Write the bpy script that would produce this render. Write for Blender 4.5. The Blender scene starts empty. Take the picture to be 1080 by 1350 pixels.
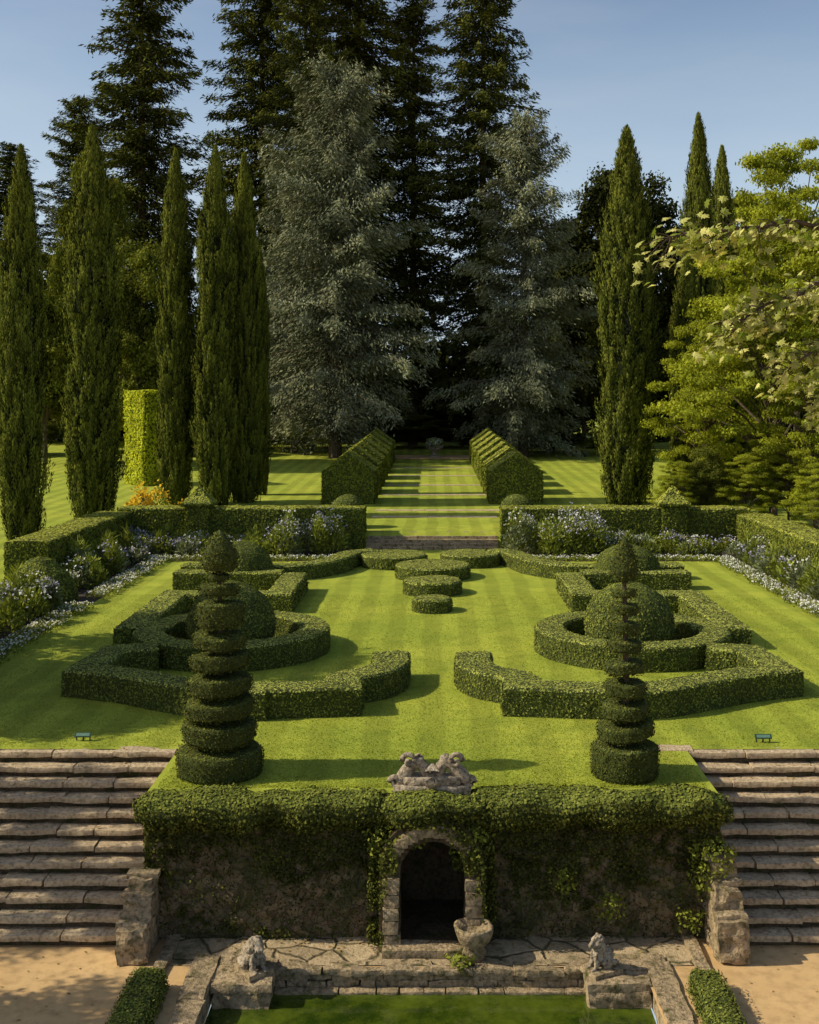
import bpy, math, random, bmesh
import numpy as np
from mathutils import Vector, noise as mn
random.seed(3)
R0=np.random.default_rng(5)
F=1500.0; CH=6.1; HY=530.0; AX=570.0
def xat(x,Y): return (x-AX)*Y/F
def zat(y,Y): return CH-(y-HY)*Y/F
scene=bpy.context.scene
# ---------------------------------------------------------------- materials
def newmat(name):
    m=bpy.data.materials.new(name); m.use_nodes=True
    nt=m.node_tree; nt.nodes.clear()
    out=nt.nodes.new('ShaderNodeOutputMaterial')
    return m,nt,out
def rgba(c): return (c[0],c[1],c[2],1.0)
def mix(nt,fac,a,b,mode='MIX'):
    n=nt.nodes.new('ShaderNodeMix'); n.data_type='RGBA'; n.blend_type=mode; n.clamp_factor=True
    for idx,v in ((0,fac),(6,a),(7,b)):
        if isinstance(v,bpy.types.NodeSocket): nt.links.new(v,n.inputs[idx])
        elif idx==0: n.inputs[0].default_value=v
        else: n.inputs[idx].default_value=rgba(v)
    return n.outputs[2]
def ramp(nt,sock,lo,hi,a=0.0,b=1.0):
    n=nt.nodes.new('ShaderNodeMapRange'); nt.links.new(sock,n.inputs[0])
    n.inputs[1].default_value=lo; n.inputs[2].default_value=hi; n.inputs[3].default_value=a; n.inputs[4].default_value=b
    return n.outputs[0]
def noisef(nt,scale,detail=4,rough=0.6,vec=None):
    if vec is None:
        g=nt.nodes.new('ShaderNodeNewGeometry'); vec=g.outputs['Position']
    n=nt.nodes.new('ShaderNodeTexNoise'); n.inputs['Scale'].default_value=scale
    n.inputs['Detail'].default_value=detail; n.inputs['Roughness'].default_value=rough
    nt.links.new(vec,n.inputs['Vector']); return n.outputs['Fac']
def bump(nt,h,strength,dist):
    b=nt.nodes.new('ShaderNodeBump'); b.inputs['Strength'].default_value=strength; b.inputs['Distance'].default_value=dist
    nt.links.new(h,b.inputs['Height']); return b.outputs['Normal']
def grey(nt,f):
    cb=nt.nodes.new('ShaderNodeCombineColor')
    for i in range(3): nt.links.new(f,cb.inputs[i])
    return cb.outputs[0]
def prin(nt,col,out,rough=0.9,spec=0.2,normal=None):
    p=nt.nodes.new('ShaderNodeBsdfPrincipled'); p.inputs['Roughness'].default_value=rough
    p.inputs['Specular IOR Level'].default_value=spec
    nt.links.new(col,p.inputs['Base Color'])
    if normal is not None: nt.links.new(normal,p.inputs['Normal'])
    if out is not None: nt.links.new(p.outputs[0],out.inputs[0])
    return p
def leafmat(name,c1,c2,trans=0.3,clump=0.6,lo=0.5,hi=1.3,rough=0.6):
    m,nt,out=newmat(name)
    a=nt.nodes.new('ShaderNodeAttribute'); a.attribute_name='rnd'
    col=mix(nt,a.outputs['Fac'],c1,c2)
    col=mix(nt,1.0,col,grey(nt,ramp(nt,noisef(nt,clump,2),0.3,0.7,lo,hi)),'MULTIPLY')
    p=nt.nodes.new('ShaderNodeBsdfDiffuse'); nt.links.new(col,p.inputs['Color'])
    if trans<=0.01:
        nt.links.new(p.outputs[0],out.inputs[0]); return m
    t=nt.nodes.new('ShaderNodeBsdfTranslucent')
    tc=mix(nt,1.0,col,(1.3,1.2,0.45),'MULTIPLY'); nt.links.new(tc,t.inputs['Color'])
    ms=nt.nodes.new('ShaderNodeMixShader'); ms.inputs[0].default_value=trans
    nt.links.new(p.outputs[0],ms.inputs[1]); nt.links.new(t.outputs[0],ms.inputs[2])
    nt.links.new(ms.outputs[0],out.inputs[0]); return m
def surfmat(name,c1,c2,c3=None,s1=2.0,s2=30.0,bs=25.0,bst=0.6,bd=0.02,rough=0.92,mosc=0.0,mos=(0.06,0.075,0.02)):
    m,nt,out=newmat(name)
    col=mix(nt,ramp(nt,noisef(nt,s1,5),0.35,0.65),c1,c2)
    if c3 is not None: col=mix(nt,ramp(nt,noisef(nt,s2,4),0.45,0.7),col,c3)
    if mosc>0: col=mix(nt,ramp(nt,noisef(nt,s1*1.7,6,0.7),0.62-mosc*0.3,0.75-mosc*0.3),col,mos)
    prin(nt,col,out,rough,0.2,bump(nt,noisef(nt,bs,5,0.65),bst,bd)); return m
def grassmat(name,c1,c2,c3):
    m,nt,out=newmat(name)
    g=nt.nodes.new('ShaderNodeNewGeometry'); pos=g.outputs['Position']
    col=mix(nt,ramp(nt,noisef(nt,0.28,5),0.38,0.62),c1,c2)
    col=mix(nt,ramp(nt,noisef(nt,1.3,6,0.75),0.46,0.68,0,0.8),col,c3)
    w=nt.nodes.new('ShaderNodeTexWave'); w.wave_type='BANDS'; w.bands_direction='X'
    w.inputs['Scale'].default_value=0.32; w.inputs['Distortion'].default_value=1.2; w.inputs['Detail'].default_value=2
    nt.links.new(pos,w.inputs['Vector'])
    col=mix(nt,1.0,col,grey(nt,ramp(nt,w.outputs['Fac'],0.35,0.65,0.86,1.06)),'MULTIPLY')
    col=mix(nt,1.0,col,grey(nt,ramp(nt,noisef(nt,26,4,0.8),0.25,0.75,0.6,1.3)),'MULTIPLY')
    prin(nt,col,out,0.9,0.1,bump(nt,noisef(nt,35,4,0.8),0.6,0.03)); return m
def flagmat(name,c1,c2,joint,scale=1.6,mosc=0.3,warp=0.18,ew=0.06,jf=1.0):
    m,nt,out=newmat(name)
    g=nt.nodes.new('ShaderNodeNewGeometry'); pos=g.outputs['Position']
    nz=nt.nodes.new('ShaderNodeTexNoise'); nz.inputs['Scale'].default_value=3; nt.links.new(pos,nz.inputs['Vector'])
    vm=nt.nodes.new('ShaderNodeVectorMath'); vm.operation='MULTIPLY_ADD'
    nt.links.new(nz.outputs['Color'],vm.inputs[0]); vm.inputs[1].default_value=(warp,)*3; nt.links.new(pos,vm.inputs[2])
    v=nt.nodes.new('ShaderNodeTexVoronoi'); v.feature='DISTANCE_TO_EDGE'; v.inputs['Scale'].default_value=scale
    v2=nt.nodes.new('ShaderNodeTexVoronoi'); v2.inputs['Scale'].default_value=scale
    nt.links.new(vm.outputs[0],v.inputs['Vector']); nt.links.new(vm.outputs[0],v2.inputs['Vector'])
    sc=nt.nodes.new('ShaderNodeSeparateColor'); nt.links.new(v2.outputs['Color'],sc.inputs[0])
    col=mix(nt,sc.outputs[0],c1,c2)
    col=mix(nt,ramp(nt,noisef(nt,14,6,0.7),0.4,0.7,0,0.6),col,(c1[0]*.4,c1[1]*.4,c1[2]*.35))
    col=mix(nt,ramp(nt,noisef(nt,1.8,6,0.7),0.62-mosc*.3,0.75-mosc*.3,0,0.85),col,(0.055,0.06,0.02))
    e=ramp(nt,v.outputs['Distance'],0.0,ew,1-jf,1)
    col=mix(nt,e,joint,col)
    ad=nt.nodes.new('ShaderNodeMath'); ad.operation='ADD'; nt.links.new(e,ad.inputs[0]); nt.links.new(noisef(nt,18,5),ad.inputs[1])
    prin(nt,col,out,0.9,0.2,bump(nt,ad.outputs[0],0.8,0.04)); return m
MG=grassmat('lawn_grass',(0.28,0.33,0.038),(0.38,0.405,0.05),(0.20,0.255,0.03))
MGB=leafmat('grass_blades',(0.21,0.26,0.032),(0.40,0.43,0.065),0.25,0.5,0.75,1.1)
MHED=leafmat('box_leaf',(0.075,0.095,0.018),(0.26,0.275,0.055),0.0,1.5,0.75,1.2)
MHEDT=leafmat('box_leaf_top',(0.21,0.24,0.045),(0.45,0.455,0.11),0.0,1.5,0.8,1.15)  # lighter copy of the box leaf: sunlight on hedge tops painted in
MHEDC=surfmat('box_core',(0.05,0.065,0.014),(0.08,0.10,0.02),(0.025,0.032,0.008),3,40,30,1,0.05)  # dark speckle paints shade into the gaps between leaves
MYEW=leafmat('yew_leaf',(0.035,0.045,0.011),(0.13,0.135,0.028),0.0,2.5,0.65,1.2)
MYEWT=leafmat('yew_leaf_top',(0.07,0.085,0.018),(0.22,0.23,0.05),0.0,2.5,0.65,1.2)  # lighter yew copy, paints the sunlit upper faces
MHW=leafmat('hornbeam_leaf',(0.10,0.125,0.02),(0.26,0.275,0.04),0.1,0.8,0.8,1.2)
MHWT=leafmat('hornbeam_leaf_top',(0.26,0.28,0.045),(0.46,0.46,0.09),0.1,0.8,0.85,1.15)  # lighter hornbeam copy, sunlit tops put into the colour
MLIT=leafmat('sunlit_hedge_leaf',(0.40,0.45,0.03),(0.58,0.58,0.05),0.25,0.8,0.7,1.2)  # bright yellow-green paints a sunlit hedge face
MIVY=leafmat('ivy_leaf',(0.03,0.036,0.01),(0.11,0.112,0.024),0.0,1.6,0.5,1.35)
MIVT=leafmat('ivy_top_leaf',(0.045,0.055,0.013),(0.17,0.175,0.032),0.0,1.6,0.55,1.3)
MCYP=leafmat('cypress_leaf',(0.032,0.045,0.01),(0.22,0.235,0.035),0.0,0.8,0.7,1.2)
MCYPC=surfmat('cypress_core',(0.010,0.014,0.005),(0.016,0.022,0.007),None,3,40,10,1,0.1)  # near-black body paints the shade in the crevices
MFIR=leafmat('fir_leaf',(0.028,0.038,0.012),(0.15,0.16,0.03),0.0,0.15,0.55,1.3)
MCED=leafmat('blue_cedar_leaf',(0.06,0.075,0.04),(0.34,0.35,0.20),0.0,0.22,0.5,1.25)  # pale end paints sunlit highlights, mostly towards branch tips
MBRO=leafmat('broadleaf_leaf',(0.05,0.068,0.012),(0.18,0.19,0.028),0.2,0.3,0.6,1.3)
MBRL=leafmat('light_broadleaf_leaf',(0.14,0.18,0.018),(0.40,0.42,0.04),0.35,0.5,0.6,1.25)
MDRK=leafmat('dark_broadleaf_leaf',(0.018,0.025,0.008),(0.07,0.075,0.018),0.0,0.2,0.6,1.3)
MMAP=leafmat('maple_leaf',(0.14,0.19,0.02),(0.70,0.68,0.28),0.45,2.0,0.65,1.3)  # pale end paints sun highlights on random leaves
MPLT=leafmat('plant_leaf',(0.10,0.135,0.022),(0.31,0.34,0.06),0.2,1.2,0.6,1.3)
MGRY=leafmat('grey_plant_leaf',(0.13,0.155,0.08),(0.28,0.31,0.17),0.15,1.2,0.6,1.3)
MWHT=leafmat('white_petal',(0.60,0.60,0.56),(0.8,0.8,0.78),0.3,2,0.9,1.05)
MBLU=leafmat('violet_petal',(0.25,0.23,0.40),(0.45,0.43,0.62),0.3,2,0.8,1.1)
MYLW=leafmat('yellow_petal',(0.55,0.33,0.02),(0.75,0.55,0.06),0.3,2,0.9,1.1)
MRED=leafmat('red_petal',(0.45,0.03,0.02),(0.6,0.05,0.04),0.3,2,0.9,1.1)
MDRY=leafmat('fallen_leaf',(0.20,0.12,0.05),(0.40,0.28,0.10),0.0,2,0.8,1.1)
MBARK=surfmat('bark',(0.09,0.065,0.045),(0.15,0.11,0.075),(0.04,0.03,0.02),4,20,18,1,0.06)
MSTN=surfmat('weathered_stone',(0.62,0.48,0.31),(0.46,0.35,0.22),(0.24,0.18,0.11),2.2,16,22,0.9,0.04,mosc=0.08,mos=(0.12,0.11,0.05))
MCOP=surfmat('mossy_stone',(0.48,0.36,0.22),(0.31,0.235,0.14),(0.12,0.09,0.05),3.0,14,18,1,0.05,mosc=0.3,mos=(0.08,0.08,0.025))
MSTN2=surfmat('carved_stone',(0.52,0.43,0.31),(0.31,0.25,0.18),(0.08,0.066,0.048),7,20,26,1,0.04)
MDST=surfmat('shaded_stone',(0.15,0.108,0.064),(0.09,0.065,0.038),(0.04,0.03,0.017),2.2,18,16,1,0.05,mosc=0.4,mos=(0.045,0.048,0.014))  # dark tone paints shade on risers and in the niche; moss patches on top
MSAND=surfmat('sand',(0.60,0.40,0.19),(0.50,0.325,0.15),(0.41,0.265,0.12),0.8,5,90,0.5,0.01)
MSOIL=surfmat('soil',(0.05,0.038,0.025),(0.08,0.06,0.04),None,2,20,20,1,0.04)
MFLAG=flagmat('flagstone',(0.54,0.41,0.25),(0.34,0.26,0.16),(0.08,0.066,0.03),1.7,0.35)
MRUB=flagmat('rubble_wall',(0.25,0.18,0.10),(0.12,0.088,0.05),(0.045,0.036,0.018),6.5,0.5,0.35,0.05,0.6)
MSIGN=surfmat('sign_green',(0.02,0.06,0.04),(0.018,0.05,0.035),None,20,30,30,.1,.01,.5)
MSIGNF=surfmat('sign_face',(0.12,0.22,0.17),(0.1,0.18,0.14),None,20,30,30,.1,.01,.5)
MMET=surfmat('sign_metal',(0.05,0.05,0.05),(0.04,0.04,0.04),None,20,30,30,.1,.01,.5)
m,nt,out=newmat('pond_water'); MWAT=m
c=mix(nt,ramp(nt,noisef(nt,1.1,6,0.7),0.38,0.62),(0.018,0.035,0.003),(0.085,0.115,0.01))
c=mix(nt,ramp(nt,noisef(nt,20,5,0.75),0.58,0.7,0,0.6),c,(0.14,0.15,0.025))
prin(nt,c,out,0.05,0.5,bump(nt,noisef(nt,5,3),0.2,0.02))
# ---------------------------------------------------------------- mesh helpers
def link(o): scene.collection.objects.link(o); return o
def obj(name,me,mat=None,parent=None,smooth=False):
    o=bpy.data.objects.new(name,me)
    if mat is not None and len(me.materials)==0: me.materials.append(mat)
    if smooth: me.polygons.foreach_set('use_smooth',[True]*len(me.polygons))
    link(o)
    if parent: o.parent=parent
    return o
def empty(name,loc=(0,0,0),rz=0,s=(1,1,1)):
    e=bpy.data.objects.new(name,None); e.location=loc; e.rotation_euler=(0,0,rz); e.scale=s; e.empty_display_size=0.3
    return link(e)
def pymesh(name,v,f):
    me=bpy.data.meshes.new(name); me.from_pydata([tuple(a) for a in v],[],f); me.update(); return me
def nrm(a): return a/np.maximum(np.linalg.norm(a,axis=-1,keepdims=True),1e-9)
def leafmesh(name,C,U,V,rnd):
    n=len(C); P=np.empty((n,4,3),np.float32)
    P[:,0]=C-U; P[:,1]=C+V-U*0.1; P[:,2]=C+U; P[:,3]=C-V-U*0.1
    me=bpy.data.meshes.new(name); me.vertices.add(4*n); me.vertices.foreach_set('co',P.ravel())
    me.loops.add(4*n); me.loops.foreach_set('vertex_index',np.arange(4*n,dtype=np.int32))
    me.polygons.add(n); me.polygons.foreach_set('loop_start',np.arange(0,4*n,4,dtype=np.int32))
    me.update(calc_edges=True)
    a=me.attributes.new('rnd','FLOAT','FACE'); a.data.foreach_set('value',np.asarray(rnd,np.float32))
    return me
def basis(nv):
    r=R0.normal(size=nv.shape); u=nrm(r-(r*nv).sum(-1,keepdims=True)*nv); v=np.cross(nv,u); return u,v
def sample(me,n):
    me.calc_loop_triangles(); T=len(me.loop_triangles)
    idx=np.empty(T*3,np.int32); me.loop_triangles.foreach_get('vertices',idx); idx=idx.reshape(-1,3)
    co=np.empty(len(me.vertices)*3,np.float32); me.vertices.foreach_get('co',co); co=co.reshape(-1,3)
    a,b,c=co[idx[:,0]],co[idx[:,1]],co[idx[:,2]]
    nv=np.cross(b-a,c-a); ar=np.linalg.norm(nv,axis=1)/2; tot=ar.sum()
    k=int(n*tot)
    t=R0.choice(T,size=k,p=ar/tot); r1=np.sqrt(R0.random(k))[:,None]; r2=R0.random(k)[:,None]
    P=a[t]*(1-r1)+b[t]*(r1*(1-r2))+c[t]*(r1*r2); return P,nrm(nv[t])
def leaves_on(name,me,dens,size,mat,parent,lift=0.02,tilt=0.4,keep=None,aspect=0.6,top=None):
    P,nv=sample(me,dens)
    if keep is not None:
        k=keep(P,nv); P=P[k]; nv=nv[k]
    n=len(P)
    tz=np.where(nv[:,2:3]>0.7,0.35,1.0)
    nn=nrm(nv+R0.normal(size=(n,3))*tilt*tz); u,v=basis(nn)
    s=size*(0.6+0.8*R0.random(n))[:,None]
    C=P+nv*(lift*R0.random((n,1))*1.6-lift*0.2)*tz
    rnd=np.clip(R0.random(n)*0.75+0.25*(R0.random(n)<0.15),0,1)
    U=u*s; V=v*s*aspect
    if top is not None:  # up-facing leaves get their own material, usually a painted sunlit tone
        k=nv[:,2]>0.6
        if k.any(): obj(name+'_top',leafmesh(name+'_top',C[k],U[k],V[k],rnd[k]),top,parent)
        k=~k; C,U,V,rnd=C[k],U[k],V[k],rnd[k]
    return obj(name,leafmesh(name,C,U,V,rnd),mat,parent)
def wob(P,amp,f=1.3,seed=0.0):
    for p in P:
        q=Vector((p[0]*f+seed,p[1]*f,p[2]*f)); d=mn.noise_vector(q); p[0]+=d.x*amp; p[1]+=d.y*amp; p[2]+=d.z*amp
    return P
def densify(pts,step):
    out=[]
    for a,b in zip(pts[:-1],pts[1:]):
        L=math.dist(a,b); k=max(1,int(round(L/step)))
        for i in range(k): out.append((a[0]+(b[0]-a[0])*i/k,a[1]+(b[1]-a[1])*i/k))
    out.append(pts[-1]); return out
def spline(pts,n=8):
    out=[]
    P=[pts[0]]+list(pts)+[pts[-1]]
    for i in range(1,len(P)-2):
        for k in range(n):
            t=k/n; q=[]
            for d in range(len(pts[0])):
                a,b,c,e=P[i-1][d],P[i][d],P[i+1][d],P[i+2][d]
                q.append(0.5*((2*b)+(-a+c)*t+(2*a-5*b+4*c-e)*t*t+(-a+3*b-3*c+e)*t**3))
            out.append(tuple(q))
    out.append(tuple(pts[-1])); return out
def recalc(me):
    bm=bmesh.new(); bm.from_mesh(me); bmesh.ops.recalc_face_normals(bm,faces=bm.faces); bm.to_mesh(me); bm.free(); return me
def ribbon(name,pts,w,h,z0=0.0,closed=False,step=0.25,b=0.045,amp=0.02):
    pts=densify(pts,step)
    if closed: pts=pts[:-1]
    n=len(pts); V=[];Fc=[]
    prof=[(-w/2-0.01,-0.05),(-w/2,h*0.35),(-w/2,h*0.7),(-w/2,h-b),(-w/2+b,h),(0,h+0.01),(w/2-b,h),(w/2,h-b),(w/2,h*0.7),(w/2,h*0.35),(w/2+0.01,-0.05)]
    m=len(prof)
    for i in range(n):
        if closed: a=pts[i-1]; c=pts[(i+1)%n]
        else: a=pts[max(i-1,0)]; c=pts[min(i+1,n-1)]
        p=pts[i]
        d1=np.array(p)-np.array(a); d2=np.array(c)-np.array(p)
        if np.linalg.norm(d1)<1e-6: d1=d2
        if np.linalg.norm(d2)<1e-6: d2=d1
        d1=d1/np.linalg.norm(d1); d2=d2/np.linalg.norm(d2)
        t=d1+d2
        if np.linalg.norm(t)<1e-3: t=d2
        t=t/np.linalg.norm(t); nx,ny=-t[1],t[0]
        k=min(1.45,1/max(0.5,abs(nx*-d1[1]+ny*d1[0])))
        for (o,z) in prof: V.append([p[0]+nx*o*k,p[1]+ny*o*k,z0+z])
    V=wob(V,amp,1.6,random.random()*9)
    R=n if closed else n-1
    for i in range(R):
        j=(i+1)%n
        for k in range(m-1): Fc.append((i*m+k,i*m+k+1,j*m+k+1,j*m+k))
    if not closed:
        Fc.append(tuple(range(m-1,-1,-1))); Fc.append(tuple((n-1)*m+k for k in range(m)))
    return recalc(pymesh(name,V,Fc))
def lathe(name,prof,seg=24,c=(0,0,0),amp=0.0,f=2.0,tilt=(0,0)):
    V=[];Fc=[];m=len(prof)
    for i in range(seg):
        a=2*math.pi*i/seg
        for r,z in prof:
            x=r*math.cos(a);y=r*math.sin(a); V.append([c[0]+x,c[1]+y,c[2]+z+tilt[0]*x+tilt[1]*y])
    if amp: V=wob(V,amp,f,random.random()*9)
    for i in range(seg):
        j=(i+1)%seg
        for k in range(m-1): Fc.append((i*m+k,j*m+k,j*m+k+1,i*m+k+1))
    Fc.append(tuple(i*m for i in range(seg-1,-1,-1))); Fc.append(tuple(i*m+m-1 for i in range(seg)))
    return recalc(pymesh(name,V,Fc))
def merge(name,mes):
    V=[];Fc=[];o=0
    for me in mes:
        V+= [tuple(v.co) for v in me.vertices]; Fc+=[tuple(i+o for i in p.vertices) for p in me.polygons]; o+=len(me.vertices)
    return pymesh(name,V,Fc)
def tubeVF(path,rad,seg=7):
    V=[];Fc=[];n=len(path); path=[Vector(p) for p in path]
    for i in range(n):
        t=(path[min(i+1,n-1)]-path[max(i-1,0)]).normalized()
        up=Vector((0,0,1)) if abs(t.z)<0.9 else Vector((0,1,0))
        a=t.cross(up).normalized(); b=t.cross(a)
        for k in range(seg):
            an=2*math.pi*k/seg; V.append(path[i]+(a*math.cos(an)+b*math.sin(an))*rad[i])
    for i in range(n-1):
        for k in range(seg):
            k2=(k+1)%seg; Fc.append((i*seg+k,i*seg+k2,(i+1)*seg+k2,(i+1)*seg+k))
    Fc.append(tuple(range(seg-1,-1,-1))); Fc.append(tuple((n-1)*seg+k for k in range(seg)))
    return V,Fc
class Acc:
    def __init__(s): s.V=[];s.F=[]
    def add(s,VF):
        o=len(s.V); s.V+=list(VF[0]); s.F+=[tuple(i+o for i in f) for f in VF[1]]
    def mesh(s,name): return pymesh(name,s.V,s.F)
def _cube(n):
    V={};Fc=[]
    def vid(p):
        k=tuple(round(c,4) for c in p)
        if k not in V: V[k]=len(V)
        return V[k]
    for ax in range(3):
        for sgn in (-1,1):
            for i in range(n):
                for j in range(n):
                    q=[]
                    for (di,dj) in ((0,0),(1,0),(1,1),(0,1)):
                        p=[0,0,0]; p[ax]=sgn; p[(ax+1)%3]=-1+2*(i+di)/n; p[(ax+2)%3]=-1+2*(j+dj)/n; q.append(vid(p))
                    if sgn<0: q=q[::-1]
                    Fc.append(tuple(q))
    return [list(k) for k in V.keys()],Fc
CV,CF=_cube(4); CV2,CF2=_cube(10)
def stone(c,s,amp=0.02,rnd=0.12,rz=0.0,ry=0.0,hi=False,fq=4):
    V=[];sd=random.random()*50
    cr,sr=math.cos(rz),math.sin(rz); ms=min(s)
    for p in (CV2 if hi else CV):
        l=math.sqrt(p[0]**2+p[1]**2+p[2]**2); k=rnd*max(0,(l-1))/0.73
        q=[p[i]*s[i]/2*(1-k*min(1,ms/s[i])) for i in range(3)]
        d=mn.noise_vector(Vector((q[0]*fq+sd,q[1]*fq,q[2]*fq)))
        x,y,z=q[0]+d.x*amp,q[1]+d.y*amp,q[2]+d.z*amp+ry*q[0]
        V.append((c[0]+x*cr-y*sr,c[1]+x*sr+y*cr,c[2]+z))
    return V,(CF2 if hi else CF)
def box(x0,x1,y0,y1,z0,z1):
    V=[(x0,y0,z0),(x1,y0,z0),(x1,y1,z0),(x0,y1,z0),(x0,y0,z1),(x1,y0,z1),(x1,y1,z1),(x0,y1,z1)]
    return V,[(3,2,1,0),(4,5,6,7),(0,1,5,4),(1,2,6,5),(2,3,7,6),(3,0,4,7)]
# ---------------------------------------------------------------- terrain
ZL=-2.2; WX=4.46; WY=17.75
def zt(X,Y):
    base=0.6+0.02*min(max(Y-60,0),50)
    if abs(X)<=13.4:
        if Y<=47.3: return 0.0
        if Y>=48.0: return base
        return 0.6*(Y-47.3)/0.7
    if Y<=30: return 0.0
    if Y<46: return 0.6*(Y-30)/16
    return base
xs=sorted(set([-1500,-700,-300,-150,-100,-70,-50]+list(np.arange(-40,41,2.0))+[-13.4,-13.6,13.4,13.6,-9.2,9.2,-WX,WX]+[50,70,100,150,300,700,1500]))
ys=sorted(set([WY,20.0,20.5]+list(np.arange(22,140,2.0))+[47.3,47.65,48.0]+[160,200,300,600,1800]))
vid={};V=[];Fc=[]
def gv(i,j):
    if (i,j) not in vid:
        vid[(i,j)]=len(V); V.append((xs[i],ys[j],zt(xs[i],ys[j])))
    return vid[(i,j)]
for i in range(len(xs)-1):
    for j in range(len(ys)-1):
        xm=(xs[i]+xs[i+1])/2; ym=(ys[j]+ys[j+1])/2
        if ym<20 and WX<abs(xm)<9.2: continue
        Fc.append((gv(i,j),gv(i+1,j),gv(i+1,j+1),gv(i,j+1)))
obj('lawn',pymesh('lawn',V,Fc),MG)
PX0,PX1,PY0,PY1=-3.15,3.1,8.0,16.72
V=[];Fc=[]
for y in [-1500,PY0,PY1,22]:
    for x in [-1500,PX0,PX1,1500]: V.append((x,y,ZL))
for j in range(3):
    for i in range(3):
        if i==1 and j==1: continue
        a=j*4+i; Fc.append((a,a+1,a+5,a+4))
obj('ground',pymesh('ground',V,Fc),MSAND)
obj('pond_water',pymesh('pond_water',[(PX0,PY0,-2.5),(PX1,PY0,-2.5),(PX1,PY1+.1,-2.5),(PX0,PY1+.1,-2.5)],[(0,1,2,3)]),MWAT)
n=130000
u=R0.random(n); Y=18.0+ (u**1.5)*18; X=(R0.random(n)*2-1)*np.minimum(10.2,Y*0.41)
k=~((Y<20.1)&(np.abs(X)>WX-0.1)); X=X[k];Y=Y[k]; n=len(X)
C=np.stack([X,Y,np.full(n,0.008)],1)
U=nrm(np.stack([R0.normal(size=n)*0.9,R0.normal(size=n)*0.9,np.ones(n)*0.8],1))*(0.012+0.014*R0.random(n))[:,None]
Vv=nrm(np.cross(U,R0.normal(size=(n,3))))*0.006
obj('grass',leafmesh('grass',C,U,Vv,R0.random(n)),MGB)
# ---------------------------------------------------------------- parterre hedges
def mirror(p,s): return [(s*a,b) for a,b in p]
def arc(cx,cy,r,a0,a1,n=24): return [(cx+r*math.cos(math.radians(a0+(a1-a0)*i/n)),cy+r*math.sin(math.radians(a0+(a1-a0)*i/n))) for i in range(n+1)]
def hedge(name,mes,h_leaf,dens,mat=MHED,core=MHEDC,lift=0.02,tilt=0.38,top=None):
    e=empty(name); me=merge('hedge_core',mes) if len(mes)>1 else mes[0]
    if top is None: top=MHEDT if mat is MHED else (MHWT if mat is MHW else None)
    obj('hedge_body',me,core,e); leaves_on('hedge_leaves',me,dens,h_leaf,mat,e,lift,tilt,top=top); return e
W_=0.72
for s in (1,-1):
    front=[(6.3,26.0),(7.15,25.7),(7.3,23.8)]
    fr2=spline([(7.3,23.8),(6.3,23.4),(5.3,22.8),(4.4,22.3),(3.2,22.1),(1.78,22.55)],6)
    inn=spline([(1.78,22.55),(1.75,23.2),(1.15,23.75),(0.92,24.4),(0.92,25.4)],5)
    hedge('box_hedge_scroll',[ribbon('a',mirror(front+fr2[1:-6],s),W_,0.55),
        ribbon('b',mirror([(3.9,22.14),(1.42,22.45)],s),W_,0.55),ribbon('c',mirror(inn,s),0.8,0.53)],0.024,850)
    hedge('box_hedge_ring',[ribbon('r',arc(4.9*s,28,2.0,0,360,48),W_,0.56,closed=True)],0.024,850)
    hedge('box_hedge_border',[ribbon('a',mirror([(4.45,37.0),(4.45,33.2),(7.5,33.2),(7.45,28.4),(6.4,28.4)],s),0.8,0.55),
        ribbon('b',mirror([(4.9,37.3),(8.4,37.3)],s),0.8,0.56)],0.03,650)
    hedge('box_hedge_scroll',[ribbon('d',mirror(spline([(2.2,43.3),(3.0,42.6),(3.7,40.4),(5.2,39.2),(8.6,39.4)],6),s),0.8,0.5)],0.034,500)
def drum(name,x,y,r,h,z=0):
    me=lathe('d',[(r*1.0,-0.05),(r,h*0.5),(r,h-0.05),(r-0.05,h),(r*0.5,h+0.01),(0.02,h+0.01)],36,(x,y,z),0.015)
    return hedge(name,[me],0.028,750)
drum('round_box_hedge',0,33.3,0.58,0.38); drum('round_box_hedge',0,36.4,0.93,0.42)
drum('round_box_hedge',0.02,39.7,1.3,0.45); drum('round_box_hedge',-1.42,42.4,1.22,0.45); drum('round_box_hedge',1.42,42.7,1.1,0.45)
def ball(name,x,y,z,r,sq=1.0,mat=MHED,sz=0.028,dens=650,amp=0.04):
    prof=[(max(0.01,r*math.sin(a)),-r*sq*math.cos(a)) for a in np.linspace(0.02,math.pi-0.02,16)]
    me=lathe('b',prof,28,(x,y,z),amp,1.5)
    e=empty(name); obj('hedge_body',me,MHEDC,e); leaves_on('hedge_leaves',me,dens,sz,mat,e,.02,.38); return e
ball('ball_topiary',4.85,28,0.6,1.08); ball('ball_topiary',-4.95,28,0.6,1.08)
ball('ball_topiary',6.55,38.2,0.4,1.1,0.85); ball('ball_topiary',-6.45,38.2,0.4,1.1,0.95)
ball('ball_topiary',-3.7,50,1.3,0.76,sz=.035,dens=400); ball('ball_topiary',3.72,50,1.3,0.76,sz=.035,dens=400)
me=lathe('b',[(0.5,-.05),(1.05,0.1),(1.0,0.5),(0.75,0.95),(0.35,1.3),(0.02,1.4)],24,(-11.9,34.6,0),0.08)
e=empty('dome_topiary'); obj('hedge_body',me,MHEDC,e); leaves_on('hedge_leaves',me,500,.04,MHED,e,.03,.5)
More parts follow.
